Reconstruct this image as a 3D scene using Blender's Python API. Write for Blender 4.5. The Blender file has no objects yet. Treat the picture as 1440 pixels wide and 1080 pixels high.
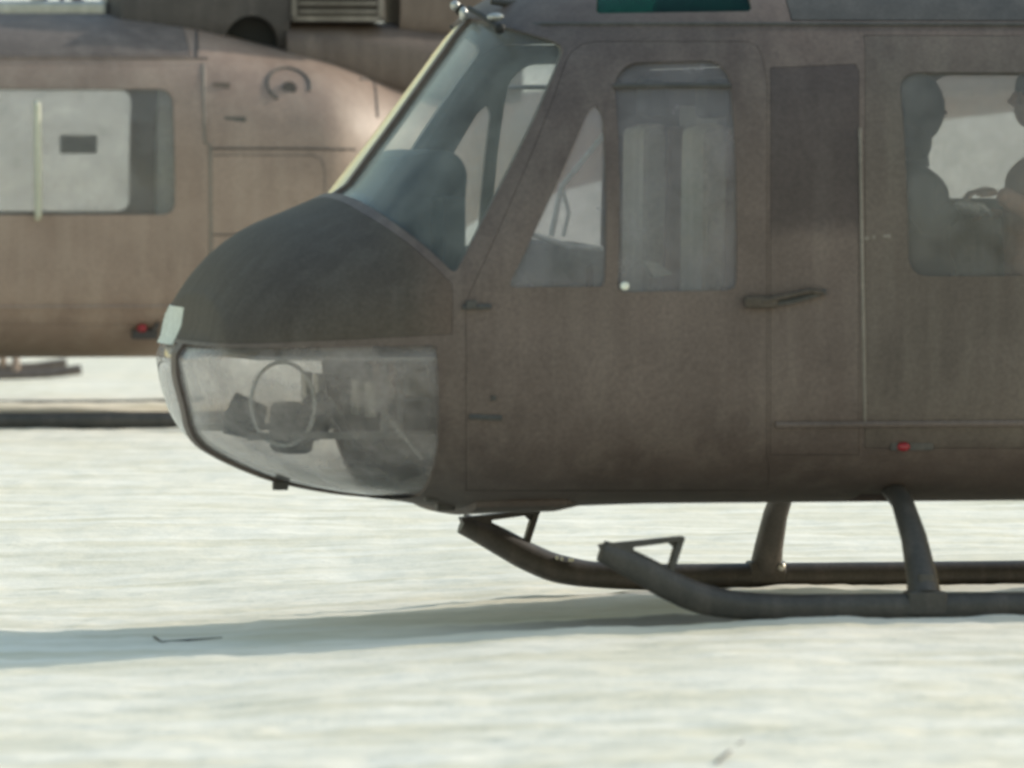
import bpy, bmesh, math, random
import numpy as np
from mathutils import Vector, Matrix
random.seed(7); rng = np.random.default_rng(7)
R = math.radians
S = bpy.context.scene
COL = S.collection

# ------------------------------------------------------------------ camera, sky, sun, exposure
FPX = 14060.0            # focal length in photo pixels (1440 wide)
CAMZ = 1.919
HOR = 160.0              # picture row of the horizon
cam_d = bpy.data.cameras.new('camera')
cam = bpy.data.objects.new('camera', cam_d); COL.objects.link(cam)
cam_d.sensor_width = 36.0; cam_d.lens = FPX / 1440 * 36
cam_d.clip_start = 0.5; cam_d.clip_end = 6000
cam.location = (0, 0, CAMZ)
cam.rotation_euler = (R(90) - math.atan((540 - HOR) / FPX), 0, 0)
cam_d.dof.use_dof = True; cam_d.dof.focus_distance = 44.5; cam_d.dof.aperture_fstop = 4.2
S.camera = cam

SUN_AZ = 23.0            # degrees from +X towards +Y (behind, right of picture)
SUN_EL = 25.0
W = bpy.data.worlds.new('World'); S.world = W; W.use_nodes = True
nt = W.node_tree; nt.nodes.clear()
sky = nt.nodes.new('ShaderNodeTexSky'); sky.sky_type = 'NISHITA'; sky.sun_disc = False
sky.sun_elevation = R(SUN_EL); sky.sun_rotation = R(90 - SUN_AZ)
sky.air_density = 2.1; sky.dust_density = 1.2; sky.ozone_density = 1.6; sky.altitude = 100
bg = nt.nodes.new('ShaderNodeBackground'); bg.inputs[1].default_value = 0.15
wo = nt.nodes.new('ShaderNodeOutputWorld')
nt.links.new(sky.outputs[0], bg.inputs[0]); nt.links.new(bg.outputs[0], wo.inputs[0])
sd = bpy.data.lights.new('sun', 'SUN'); sd.energy = 2.5; sd.angle = R(0.6); sd.color = (1.0, 0.92, 0.80)
sun = bpy.data.objects.new('sun', sd); COL.objects.link(sun)
tosun = Vector((math.cos(R(SUN_AZ)) * math.cos(R(SUN_EL)), math.sin(R(SUN_AZ)) * math.cos(R(SUN_EL)), math.sin(R(SUN_EL))))
sun.rotation_euler = tosun.to_track_quat('Z', 'Y').to_euler(); sun.location = (20, 60, 30)
S.view_settings.view_transform = 'Standard'; S.view_settings.look = 'None'
S.view_settings.exposure = 0.47; S.view_settings.gamma = 1.0; S.view_settings.use_curve_mapping = False
S.cycles.filter_width = 2.6
S.cycles.max_bounces = 10; S.cycles.transparent_max_bounces = 24
S.cycles.sample_clamp_indirect = 4.0

# ------------------------------------------------------------------ object helpers
def link(o, parent=None):
    COL.objects.link(o)
    if parent is not None: o.parent = parent
    return o
def tag(o, label=None, cat=None, group=None, kind=None):
    if label: o['label'] = label
    if cat: o['category'] = cat
    if group: o['group'] = group
    if kind: o['kind'] = kind
    return o
def empty(name, loc, rz=0.0):
    o = bpy.data.objects.new(name, None); o.location = loc; o.rotation_euler = (0, 0, rz)
    o.empty_display_size = 0.3
    return link(o)
def part(name, me, mat, parent=None):
    o = bpy.data.objects.new(name, me); link(o, parent)
    while len(o.material_slots) < 1: me.materials.append(None)
    o.material_slots[0].link = 'OBJECT'; o.material_slots[0].material = mat
    return o
def mesh(name, verts, faces, smooth=True, angle=35):
    me = bpy.data.meshes.new(name)
    me.from_pydata([tuple(v) for v in verts], [], [tuple(f) for f in faces]); me.update()
    return finish(me, smooth, angle)
def finish(me, smooth=True, angle=35):
    bm = bmesh.new(); bm.from_mesh(me)
    bmesh.ops.recalc_face_normals(bm, faces=bm.faces)
    for f in bm.faces: f.smooth = smooth
    for e in bm.edges:
        if len(e.link_faces) == 2 and e.calc_face_angle(0) > R(angle): e.smooth = False
    bm.to_mesh(me); bm.free(); me.update()
    return me

class MB:
    """collects shapes into one mesh"""
    def __init__(s): s.bm = bmesh.new()
    def box(s, lo, hi, bev=0.0, M=None):
        lo, hi = [min(a, b) for a, b in zip(lo, hi)], [max(a, b) for a, b in zip(lo, hi)]
        b = bmesh.new(); bmesh.ops.create_cube(b, size=1)
        for v in b.verts:
            v.co = Vector([(lo[i] + hi[i]) / 2 + v.co[i] * (hi[i] - lo[i]) for i in range(3)])
        if bev > 0: bmesh.ops.bevel(b, geom=list(b.edges), offset=bev, segments=3, profile=0.6, affect='EDGES')
        if M is not None: bmesh.ops.transform(b, matrix=M, verts=b.verts)
        s._add(b); return s
    def _add(s, b):
        m = bpy.data.meshes.new('t'); b.to_mesh(m); b.free(); s.bm.from_mesh(m); bpy.data.meshes.remove(m)
    def tube(s, pts, rad, n=14, flat=1.0, cap=True):
        pts = [Vector(p) for p in pts]
        if not hasattr(rad, '__len__'): rad = [rad] * len(pts)
        rings = []; up = None
        for i, p in enumerate(pts):
            t = (pts[min(i + 1, len(pts) - 1)] - pts[max(i - 1, 0)]).normalized()
            if up is None:
                up = Vector((0, 0, 1)) if abs(t.z) < .9 else Vector((1, 0, 0))
            a = t.cross(up).normalized(); b2 = a.cross(t).normalized(); up = b2
            r = rad[i]
            rings.append([s.bm.verts.new(p + a * math.cos(2 * math.pi * k / n) * r + b2 * math.sin(2 * math.pi * k / n) * r * flat) for k in range(n)])
        for i in range(len(rings) - 1):
            for k in range(n):
                s.bm.faces.new((rings[i][k], rings[i][(k + 1) % n], rings[i + 1][(k + 1) % n], rings[i + 1][k]))
        if cap: s.bm.faces.new(rings[0][::-1]); s.bm.faces.new(rings[-1])
        return s
    def ball(s, c, r, seg=16, M=None):
        b = bmesh.new(); bmesh.ops.create_uvsphere(b, u_segments=seg, v_segments=seg // 2 + 2, radius=1)
        r = (r, r, r) if not hasattr(r, '__len__') else r
        for v in b.verts: v.co = Vector((c[0] + v.co.x * r[0], c[1] + v.co.y * r[1], c[2] + v.co.z * r[2]))
        if M is not None: bmesh.ops.transform(b, matrix=M, verts=b.verts)
        s._add(b); return s
    def prism(s, poly, y0, y1, bev=0.0):
        """polygon in x,z extruded along y"""
        b = bmesh.new()
        v0 = [b.verts.new((p[0], y0, p[1])) for p in poly]; v1 = [b.verts.new((p[0], y1, p[1])) for p in poly]
        b.faces.new(v0); b.faces.new(v1[::-1])
        n = len(poly)
        for i in range(n): b.faces.new((v0[i], v1[i], v1[(i + 1) % n], v0[(i + 1) % n]))
        bmesh.ops.recalc_face_normals(b, faces=b.faces)
        if bev: bmesh.ops.bevel(b, geom=list(b.edges), offset=bev, segments=2, affect='EDGES')
        s._add(b); return s
    def done(s, name, smooth=True, angle=35):
        me = bpy.data.meshes.new(name); s.bm.to_mesh(me); s.bm.free(); return finish(me, smooth, angle)

def boolean(ma, mb, op):
    oa = bpy.data.objects.new('tmp_a', ma); ob = bpy.data.objects.new('tmp_b', mb)
    COL.objects.link(oa); COL.objects.link(ob)
    m = oa.modifiers.new('b', 'BOOLEAN'); m.operation = op; m.solver = 'EXACT'; m.object = ob
    dg = bpy.context.evaluated_depsgraph_get(); dg.update()
    me = bpy.data.meshes.new_from_object(oa.evaluated_get(dg))
    bpy.data.objects.remove(oa); bpy.data.objects.remove(ob)
    return me

# ------------------------------------------------------------------ materials
def newmat(name):
    m = bpy.data.materials.new(name); m.use_nodes = True; m.node_tree.nodes.clear()
    return m, m.node_tree
def N(t, ty, **kw):
    n = t.nodes.new(ty)
    for k, v in kw.items():
        if k.startswith('i_'): n.inputs[int(k[2:])].default_value = v
        else: setattr(n, k, v)
    return n
def mapped(t, scale=(1, 1, 1)):
    tc = N(t, 'ShaderNodeTexCoord'); mp = N(t, 'ShaderNodeMapping'); mp.inputs['Scale'].default_value = scale
    t.links.new(tc.outputs['Object'], mp.inputs[0]); return mp.outputs[0]
def paint(name, c1, c2, c3=None, rough=0.55, bump=0.15, spec=0.4, scale=1.0, metal=0.0, streak=0.45):
    """aged, dusty matt paint: large blotches, fine mottling and vertical run-off streaks"""
    m, t = newmat(name); L = t.links.new
    out = N(t, 'ShaderNodeOutputMaterial'); b = N(t, 'ShaderNodeBsdfPrincipled')
    L(b.outputs[0], out.inputs[0])
    co = mapped(t)
    n1 = N(t, 'ShaderNodeTexNoise'); n1.inputs['Scale'].default_value = 2.2 * scale; n1.inputs['Detail'].default_value = 7; n1.inputs['Roughness'].default_value = .62
    L(co, n1.inputs['Vector'])
    r1 = N(t, 'ShaderNodeValToRGB'); r1.color_ramp.elements[0].position = .34; r1.color_ramp.elements[1].position = .68
    r1.color_ramp.elements[0].color = (*c1, 1); r1.color_ramp.elements[1].color = (*c2, 1)
    L(n1.outputs[0], r1.inputs[0])
    st = mapped(t, (11 * scale, 11 * scale, 0.8 * scale))
    n2 = N(t, 'ShaderNodeTexNoise'); n2.inputs['Scale'].default_value = 1.0; n2.inputs['Detail'].default_value = 6; L(st, n2.inputs['Vector'])
    r2 = N(t, 'ShaderNodeValToRGB'); r2.color_ramp.elements[0].position = .45; r2.color_ramp.elements[1].position = .75
    r2.color_ramp.elements[0].color = (0, 0, 0, 1); r2.color_ramp.elements[1].color = (streak, streak, streak, 1)
    L(n2.outputs[0], r2.inputs[0])
    mx = N(t, 'ShaderNodeMix', data_type='RGBA'); L(r2.outputs[0], mx.inputs['Factor']); L(r1.outputs[0], mx.inputs['A'])
    c3 = c3 or tuple(min(1, v * 1.5) for v in c2); mx.inputs['B'].default_value = (*c3, 1)
    # fine grain
    n3 = N(t, 'ShaderNodeTexNoise'); n3.inputs['Scale'].default_value = 70; n3.inputs['Detail'].default_value = 4; L(co, n3.inputs['Vector'])
    mr = N(t, 'ShaderNodeMapRange'); mr.inputs['To Min'].default_value = .6; mr.inputs['To Max'].default_value = 1.4; L(n3.outputs[0], mr.inputs[0])
    mm = N(t, 'ShaderNodeMix', data_type='RGBA', blend_type='MULTIPLY'); mm.inputs['Factor'].default_value = 1
    L(mx.outputs['Result'], mm.inputs['A']); L(mr.outputs[0], mm.inputs['B'])
    L(mm.outputs['Result'], b.inputs['Base Color'])
    mr2 = N(t, 'ShaderNodeMapRange'); mr2.inputs['To Min'].default_value = rough - .1; mr2.inputs['To Max'].default_value = min(1, rough + .15); L(n1.outputs[0], mr2.inputs[0])
    L(mr2.outputs[0], b.inputs['Roughness'])
    b.inputs['Specular IOR Level'].default_value = spec; b.inputs['Metallic'].default_value = metal
    bp = N(t, 'ShaderNodeBump'); bp.inputs['Strength'].default_value = bump; bp.inputs['Distance'].default_value = .01
    n4 = N(t, 'ShaderNodeTexNoise'); n4.inputs['Scale'].default_value = 5; n4.inputs['Detail'].default_value = 3; L(co, n4.inputs['Vector'])
    L(n4.outputs[0], bp.inputs['Height']); L(bp.outputs[0], b.inputs['Normal'])
    return m
def glass(name, tint=(.8, .83, .82), haze=0.22, hazecol=(.6, .62, .6), transl=0.5, rough=.06, ior=1.22, mott=.5):
    """old scratched plexiglass: clear part, reflection, and a dusty film"""
    m, t = newmat(name); L = t.links.new
    tint = tuple(v ** .5 for v in tint); haze = 1 - (1 - haze) ** .5      # a pane has two faces
    out = N(t, 'ShaderNodeOutputMaterial')
    tr = N(t, 'ShaderNodeBsdfTransparent'); tr.inputs[0].default_value = (*tint, 1)
    gl = N(t, 'ShaderNodeBsdfGlossy'); gl.inputs['Roughness'].default_value = rough; gl.inputs[0].default_value = (.9, .93, .95, 1)
    fr = N(t, 'ShaderNodeFresnel')
    gb = N(t, 'ShaderNodeNewGeometry'); pw = N(t, 'ShaderNodeMapRange')      # same index from either side of the sheet
    pw.inputs['To Min'].default_value = ior; pw.inputs['To Max'].default_value = 1 / ior; L(gb.outputs['Backfacing'], pw.inputs[0]); L(pw.outputs[0], fr.inputs[0])
    m1 = N(t, 'ShaderNodeMixShader'); L(fr.outputs[0], m1.inputs[0]); L(tr.outputs[0], m1.inputs[1]); L(gl.outputs[0], m1.inputs[2])
    df = N(t, 'ShaderNodeBsdfDiffuse'); df.inputs[0].default_value = (*hazecol, 1)
    tl = N(t, 'ShaderNodeBsdfTranslucent'); tl.inputs[0].default_value = (*hazecol, 1)
    m2 = N(t, 'ShaderNodeMixShader'); m2.inputs[0].default_value = transl; L(df.outputs[0], m2.inputs[1]); L(tl.outputs[0], m2.inputs[2])
    co = mapped(t, (1, 1, 1)); nz = N(t, 'ShaderNodeTexNoise'); nz.inputs['Scale'].default_value = 4; nz.inputs['Detail'].default_value = 8; nz.inputs['Roughness'].default_value = .7
    L(co, nz.inputs['Vector'])
    mr = N(t, 'ShaderNodeMapRange'); mr.inputs['From Min'].default_value = .3; mr.inputs['From Max'].default_value = .7
    mr.inputs['To Min'].default_value = haze * (1 - mott); mr.inputs['To Max'].default_value = haze * (1 + mott); L(nz.outputs[0], mr.inputs[0])
    m3 = N(t, 'ShaderNodeMixShader'); L(mr.outputs[0], m3.inputs[0]); L(m1.outputs[0], m3.inputs[1]); L(m2.outputs[0], m3.inputs[2])
    L(m3.outputs[0], out.inputs[0])
    return m
M = {}
M['brown'] = paint('faded_brown_olive_paint', (.088, .066, .058), (.132, .102, .090), (.185, .15, .13))
M['door'] = paint('faded_brown_door_paint', (.090, .068, .060), (.136, .105, .093), (.19, .155, .135))
M['cargo'] = paint('olive_cargo_door_paint', (.082, .066, .057), (.120, .097, .084), (.165, .142, .12))
M['darkpanel'] = paint('dark_brown_panel_paint', (.036, .029, .027), (.055, .045, .042), (.09, .075, .07))
M['nose'] = paint('dull_black_nose_paint', (.070, .057, .047), (.095, .080, .066), (.12, .105, .09), rough=.68, spec=.22)
M['roof'] = paint('dark_grey_roof_paint', (.045, .045, .043), (.075, .072, .068), (.11, .105, .1))
M['gear'] = paint('scuffed_dark_gear_paint', (.045, .042, .040), (.075, .070, .064), (.14, .12, .11), rough=.5)
M['worn'] = paint('worn_bare_edge_metal', (.12, .105, .09), (.20, .18, .16), rough=.45)
M['tan'] = paint('dusty_tan_brown_paint', (.228, .163, .130), (.308, .228, .184), (.375, .295, .24), rough=.5, spec=.55)
M['tandark'] = paint('dusty_mauve_grey_paint', (.125, .102, .092), (.18, .15, .135), rough=.6)
M['cowldark'] = paint('sooty_grey_cowl_paint', (.045, .040, .040), (.085, .075, .072), rough=.6)
M['cowltan'] = paint('sooty_tan_cowl_paint', (.10, .075, .065), (.14, .11, .095), rough=.6)
M['black'] = paint('black_rubber', (.012, .012, .012), (.02, .02, .02), rough=.7)
M['inner'] = paint('grey_cabin_lining', (.24, .24, .24), (.34, .34, .34), rough=.7, streak=.2)
M['pale'] = paint('pale_quilted_lining', (.78, .79, .78), (.86, .87, .85), rough=.8, streak=.2)
M['hood'] = paint('blue_black_glareshield', (.030, .032, .038), (.042, .045, .053), rough=.7)
M['seat'] = paint('beige_seat_cloth', (.50, .45, .38), (.62, .57, .49), rough=.85)
M['seatframe'] = paint('reddish_seat_armour', (.22, .15, .12), (.29, .20, .165), rough=.6)
M['metal'] = paint('light_scratched_metal', (.38, .38, .36), (.5, .5, .48), rough=.35, metal=.6)
M['white'] = paint('chalky_white_paint', (.62, .64, .56), (.76, .77, .68), rough=.6, streak=.2)
M['worn_pale'] = paint('chalky_cream_paint', (.46, .45, .36), (.56, .55, .45), rough=.7)
M['greymark'] = paint('grey_marking_paint', (.07, .068, .062), (.10, .095, .09), rough=.6, streak=.2)
M['canvas'] = paint('grey_canvas', (.12, .13, .135), (.17, .18, .185), rough=.9)
M['glass'] = glass('dusty_plexiglass', tint=(.80, .80, .81), haze=.46, hazecol=(.58, .55, .57))
M['cargoglass'] = glass('milky_dusty_plexiglass', tint=(.86, .86, .86), haze=.42, hazecol=(.56, .55, .54))
M['shield'] = glass('scratched_windshield_plexiglass', tint=(.92, .96, .94), haze=.22, hazecol=(.84, .86, .82), rough=.14, ior=1.12, mott=.6)
M['chin'] = glass('scuffed_chin_plexiglass', tint=(.88, .87, .86), haze=.48, hazecol=(.70, .65, .64), ior=1.16, mott=.85)
M['green'] = glass('green_tinted_plexiglass', tint=(.05, .22, .18), haze=.35, hazecol=(.03, .16, .13))
m, t = newmat('red_lamp_glass'); b = N(t, 'ShaderNodeBsdfPrincipled'); o_ = N(t, 'ShaderNodeOutputMaterial'); t.links.new(b.outputs[0], o_.inputs[0])
nz = N(t, 'ShaderNodeTexNoise'); nz.inputs['Scale'].default_value = 40; rp = N(t, 'ShaderNodeValToRGB')
rp.color_ramp.elements[0].color = (.20, .015, .02, 1); rp.color_ramp.elements[1].color = (.36, .03, .04, 1)
t.links.new(nz.outputs[0], rp.inputs[0]); t.links.new(rp.outputs[0], b.inputs['Base Color']); b.inputs['Roughness'].default_value = .2
M['red'] = m
M['coat'] = paint('dark_blue_grey_coat_cloth', (.045, .052, .058), (.065, .074, .08), rough=.9)
M['jacket'] = paint('brown_jacket_cloth', (.46, .24, .16), (.58, .33, .23), rough=.9)
M['skin'] = paint('skin', (.42, .27, .2), (.5, .33, .25), rough=.55, streak=.1)
M['hat'] = paint('dark_cap_cloth', (.04, .038, .045), (.06, .056, .065), rough=.9)
M['glove'] = paint('pale_glove_cloth', (.5, .5, .48), (.62, .62, .6), rough=.85)

# ------------------------------------------------------------------ snow ground
def vnoise(x, y, seed):
    r = np.random.default_rng(seed); T = r.random((256, 256))
    xi = np.floor(x).astype(int); yi = np.floor(y).astype(int); fx = x - xi; fy = y - yi
    fx = fx * fx * (3 - 2 * fx); fy = fy * fy * (3 - 2 * fy)
    g = lambda a, b: T[a % 256, b % 256]
    return (g(xi, yi) * (1 - fx) + g(xi + 1, yi) * fx) * (1 - fy) + (g(xi, yi + 1) * (1 - fx) + g(xi + 1, yi + 1) * fx) * fy - .5
def sstep(a, b, x):
    t = np.clip((x - a) / (b - a), 0, 1); return t * t * (3 - 2 * t)
def ground_z(x, y):
    z = 0.016 * vnoise(x * .55, y * .3, 1) + 0.020 * vnoise(x * 1.7, y * .9, 2) + .010 * vnoise(x * 4.3, y * 3, 3) + .008 * vnoise(x * 11, y * 9, 4) + .0065 * vnoise(x * 21, y * 16, 6)
    z = z * (1 + .8 * sstep(36, 28, y))
    # gentle fall to the left in front of the nearer helicopter
    z = z - .12 * sstep(1.2, -2.2, x) * sstep(24, 32, y) * sstep(48, 42, y)
    z = z - .028 * sstep(-2.0, -5.0, x) * sstep(24, 32, y) * sstep(48, 42, y)
    # drift banked against the far skid of the second helicopter
    z = z + .085 * sstep(62.3, 63.6, y) * sstep(69, 65, y)
    # trodden ridge beside the nearer skid
    z = z + .035 * np.exp(-((y - (37.78 + .21 * (x - 1.3))) / .16) ** 2) * np.clip(vnoise(x * 3.3, y * .8, 9) + .25, 0, 1) * sstep(-.3, .6, x)
    z = z + 17.0 * sstep(260, 900, y + .1 * x) * (1 + .25 * vnoise(x * .004, y * .004, 5))
    return z
def axis(parts):
    a = []
    for lo, hi, n in parts: a += list(np.linspace(lo, hi, n, endpoint=False))
    a.append(parts[-1][1]); return np.array(a)
gx = axis([(-3000, -200, 12), (-200, -30, 16), (-30, -6, 30), (-6, 6.5, 330), (6.5, 30, 30), (30, 200, 16), (200, 3000, 12)])
gy = axis([(-400, 0, 8), (0, 26, 24), (26, 31, 90), (31, 43, 260), (43, 72, 180), (72, 260, 60), (260, 4000, 60)])
X, Y = np.meshgrid(gx, gy); Z = ground_z(X, Y)
nv, nu = X.shape
V = np.stack([X.ravel(), Y.ravel(), Z.ravel()], 1)
i = np.arange(nv - 1)[:, None] * nu + np.arange(nu - 1)[None, :]
Fq = np.stack([i, i + 1, i + nu + 1, i + nu], -1).reshape(-1, 4)
gm = bpy.data.meshes.new('snow_ground'); gm.from_pydata(V.tolist(), [], Fq.tolist()); gm.update()
gm.polygons.foreach_set('use_smooth', [True] * len(gm.polygons))
m, t = newmat('wind_packed_snow'); L = t.links.new
o_ = N(t, 'ShaderNodeOutputMaterial'); b = N(t, 'ShaderNodeBsdfPrincipled'); L(b.outputs[0], o_.inputs[0])
co = mapped(t, (.55, 1.0, 1))
n1 = N(t, 'ShaderNodeTexNoise'); n1.inputs['Scale'].default_value = 2.6; n1.inputs['Detail'].default_value = 8; n1.inputs['Roughness'].default_value = .6; L(co, n1.inputs['Vector'])
r1 = N(t, 'ShaderNodeValToRGB'); e = r1.color_ramp.elements
e[0].position = .36; e[0].color = (.73, .70, .59, 1); e[1].position = .6; e[1].color = (.87, .83, .725, 1)
L(n1.outputs[0], r1.inputs[0]); b.inputs['Roughness'].default_value = .75
cs = mapped(t, (.9, 2.2, 1)); ns = N(t, 'ShaderNodeTexNoise'); ns.inputs['Scale'].default_value = 1.1; ns.inputs['Detail'].default_value = 5; ns.inputs['Distortion'].default_value = .6; L(cs, ns.inputs['Vector'])
rs = N(t, 'ShaderNodeValToRGB'); q_ = rs.color_ramp.elements; q_[0].position = .36; q_[0].color = (.90, .88, .81, 1); q_[1].position = .56; q_[1].color = (1, 1, 1, 1); L(ns.outputs[0], rs.inputs[0])
ms = N(t, 'ShaderNodeMix', data_type='RGBA', blend_type='MULTIPLY'); ms.inputs['Factor'].default_value = 1; L(r1.outputs[0], ms.inputs['A']); L(rs.outputs[0], ms.inputs['B'])
# skid contact shadow painted into the snow colour: distance from the skid line, broken up by noise
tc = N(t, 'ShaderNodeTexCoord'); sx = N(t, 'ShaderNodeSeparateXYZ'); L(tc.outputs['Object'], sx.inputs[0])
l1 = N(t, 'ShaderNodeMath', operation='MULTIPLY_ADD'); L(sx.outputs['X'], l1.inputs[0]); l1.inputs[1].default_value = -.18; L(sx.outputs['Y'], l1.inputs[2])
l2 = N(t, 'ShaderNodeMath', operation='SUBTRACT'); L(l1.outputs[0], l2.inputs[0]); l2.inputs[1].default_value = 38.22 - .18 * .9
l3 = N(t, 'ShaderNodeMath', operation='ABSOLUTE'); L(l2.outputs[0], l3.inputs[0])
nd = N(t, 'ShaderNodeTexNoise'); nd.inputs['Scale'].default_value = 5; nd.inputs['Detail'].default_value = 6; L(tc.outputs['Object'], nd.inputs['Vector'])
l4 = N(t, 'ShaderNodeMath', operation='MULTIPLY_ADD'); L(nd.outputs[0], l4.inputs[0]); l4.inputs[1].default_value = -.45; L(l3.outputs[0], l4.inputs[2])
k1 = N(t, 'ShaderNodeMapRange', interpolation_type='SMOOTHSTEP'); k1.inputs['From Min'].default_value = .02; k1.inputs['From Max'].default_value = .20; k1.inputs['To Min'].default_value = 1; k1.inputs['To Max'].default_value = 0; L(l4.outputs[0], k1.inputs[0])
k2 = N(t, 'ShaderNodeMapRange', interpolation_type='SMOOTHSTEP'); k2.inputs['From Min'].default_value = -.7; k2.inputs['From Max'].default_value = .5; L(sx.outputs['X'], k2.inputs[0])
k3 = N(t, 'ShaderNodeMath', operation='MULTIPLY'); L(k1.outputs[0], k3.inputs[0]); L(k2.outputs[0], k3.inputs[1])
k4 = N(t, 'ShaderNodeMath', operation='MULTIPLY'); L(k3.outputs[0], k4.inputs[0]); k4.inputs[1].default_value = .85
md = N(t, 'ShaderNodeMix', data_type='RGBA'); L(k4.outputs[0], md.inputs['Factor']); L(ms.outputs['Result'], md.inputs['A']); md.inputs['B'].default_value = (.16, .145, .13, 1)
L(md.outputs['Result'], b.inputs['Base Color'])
b.inputs['Specular IOR Level'].default_value = .25
co2 = mapped(t, (1, .6, 1)); n2 = N(t, 'ShaderNodeTexNoise'); n2.inputs['Scale'].default_value = 22; n2.inputs['Detail'].default_value = 5; L(co2, n2.inputs['Vector'])
bp = N(t, 'ShaderNodeBump'); bp.inputs['Strength'].default_value = .5; bp.inputs['Distance'].default_value = .008; L(n2.outputs[0], bp.inputs['Height']); L(bp.outputs[0], b.inputs['Normal'])
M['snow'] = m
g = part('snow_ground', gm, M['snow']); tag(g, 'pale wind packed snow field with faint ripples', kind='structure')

# ------------------------------------------------------------------ helicopter frames and tracing helpers
class Frame:
    def __init__(s, x0, y0, th): s.x0, s.y0, s.th = x0, y0, th; s.c, s.s = math.cos(th), math.sin(th)
    def loc(s, px, py, yl):
        k = (px - 720) / FPX
        x = (k * (s.y0 + s.c * yl) - s.x0 + s.s * yl) / (s.c - k * s.s)
        D = s.y0 + s.s * x + s.c * yl
        return x, CAMZ - (py - HOR) / FPX * D
FG = Frame(-1.274, 38.744, math.asin(.208))
BG = Frame(-6.85, 61.76, math.asin(.156))

def hermite(xs, ys):
    xs, ys = np.array(xs, float), np.array(ys, float); h = np.diff(xs); d = np.diff(ys) / h
    m_ = np.zeros(len(xs)); m_[0], m_[-1] = d[0], d[-1]
    for k in range(1, len(xs) - 1):
        if d[k - 1] * d[k] > 0:
            w1, w2 = 2 * h[k] + h[k - 1], h[k] + 2 * h[k - 1]; m_[k] = (w1 + w2) / (w1 / d[k - 1] + w2 / d[k])
    def f(x):
        x = np.clip(x, xs[0], xs[-1]); k = np.clip(np.searchsorted(xs, x) - 1, 0, len(xs) - 2)
        t_ = (x - xs[k]) / h[k]
        return ((2 * t_**3 - 3 * t_**2 + 1) * ys[k] + (t_**3 - 2 * t_**2 + t_) * h[k] * m_[k] + (-2 * t_**3 + 3 * t_**2) * ys[k + 1] + (t_**3 - t_**2) * h[k] * m_[k + 1])
    return f
top_px = [(232, 452), (240, 425), (258, 398), (300, 350), (350, 316), (410, 290), (468, 262), (500, 220), (540, 166), (600, 82), (640, 28), (665, 6), (700, -12), (760, -30), (860, -50), (1000, -62)]
bot_px = [(232, 575), (244, 600), (262, 620), (300, 643), (340, 660), (400, 681), (480, 697), (560, 705), (640, 716)]
tp = [FG.loc(a, b_, max(.2, .54 - .09 * k)) for k, (a, b_) in enumerate(top_px)]; bpf = [FG.loc(a, b_, max(-.2, .4 - .12 * k)) for k, (a, b_) in enumerate(bot_px)]
NX = min(tp[0][0], bpf[0][0]) - .040      # local x of the tip
tz = .965
tops = [(0, tz)] + [(x - NX, z) for x, z in tp] + [(3.2, 2.55), (4.3, 2.55), (4.8, 2.50), (5.33, 2.37), (5.65, 2.30), (5.9, 2.235), (6.15, 2.15), (6.5, 2.08), (6.9, 2.05)]
bots = [(0, tz)] + [(x - NX, z) for x, z in bpf] + [(1.9, .404), (5.3, .404), (5.8, .55), (6.3, .95), (6.9, 1.35)]
for lst in (tops, bots):                 # keep x strictly increasing
    for k in range(1, len(lst)):
        if lst[k][0] <= lst[k - 1][0]: lst[k] = (lst[k - 1][0] + .004, lst[k][1])
q = lambda x: np.sqrt(np.maximum(x, 0))
fT = hermite([math.sqrt(a) for a, _ in tops], [b_ for _, b_ in tops])
fB = hermite([math.sqrt(a) for a, _ in bots], [b_ for _, b_ in bots])
fWa = hermite([5.35, 5.6, 5.72, 5.9, 6.1, 6.5, 6.9], [1.2, 1.19, 1.165, 1.06, .90, .64, .5])
LN, PN, HW = 1.45, 3.8, 1.2
def prm(x):
    u = np.maximum(x - NX, 1e-7)
    w = HW * (1 - np.clip(1 - u / LN, 0, 1) ** PN) ** (1 / PN)
    w = np.where(u > 5.35, fWa(u), w)
    zt, zb = fT(q(u)), fB(q(u))
    zw = tz + (1.22 - tz) * np.clip(u / 1.2, 0, 1)
    zw = np.where(u > 5.4, 1.22 + (1.7 - 1.22) * np.clip((u - 5.4) / 1.5, 0, 1), zw)
    n_t = 2.1 + .75 * sstep(1.0, 2.2, u); n_b = 2.2 + 1.3 * sstep(0, 1.5, u)
    n_t = n_t - .6 * sstep(5.4, 6.6, u); n_b = n_b - 1.3 * sstep(5.4, 6.6, u)
    return w, zt, zb, zw, n_t, n_b
def halfw(x, z):
    w, zt, zb, zw, n1_, n2_ = [float(v) for v in prm(np.array([float(x)]))] if False else [float(np.asarray(v).ravel()[0]) for v in prm(np.array([float(x)]))]
    if z >= zw: h, n_ = zt - zw, n1_
    else: h, n_ = zw - zb, n2_
    t_ = abs(z - zw) / max(h, 1e-6)
    return 0.0 if t_ >= 1 else w * (1 - t_ ** n_) ** (1 / n_)
def side(px, py, fr=FG):
    """local x,z of the picture point lying on the near flank"""
    yl = -1.1
    for _ in range(12):
        x, z = fr.loc(px, py, yl); yl = .5 * yl + .5 * (-halfw(x, z))
    return (x, z)
def sp(pts, fr=FG): return [side(a, b_, fr) for a, b_ in pts]
def Fimp(P):
    w, zt, zb, zw, n1_, n2_ = prm(P[:, 0]); dz = P[:, 2] - zw
    h = np.where(dz > 0, zt - zw, zw - zb); n_ = np.where(dz > 0, n1_, n2_)
    a = np.abs(P[:, 1]) / np.maximum(w, 1e-4); c_ = np.abs(dz) / np.maximum(h, 1e-4)
    return (a ** n_ + c_ ** n_) ** (1 / n_)
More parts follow.
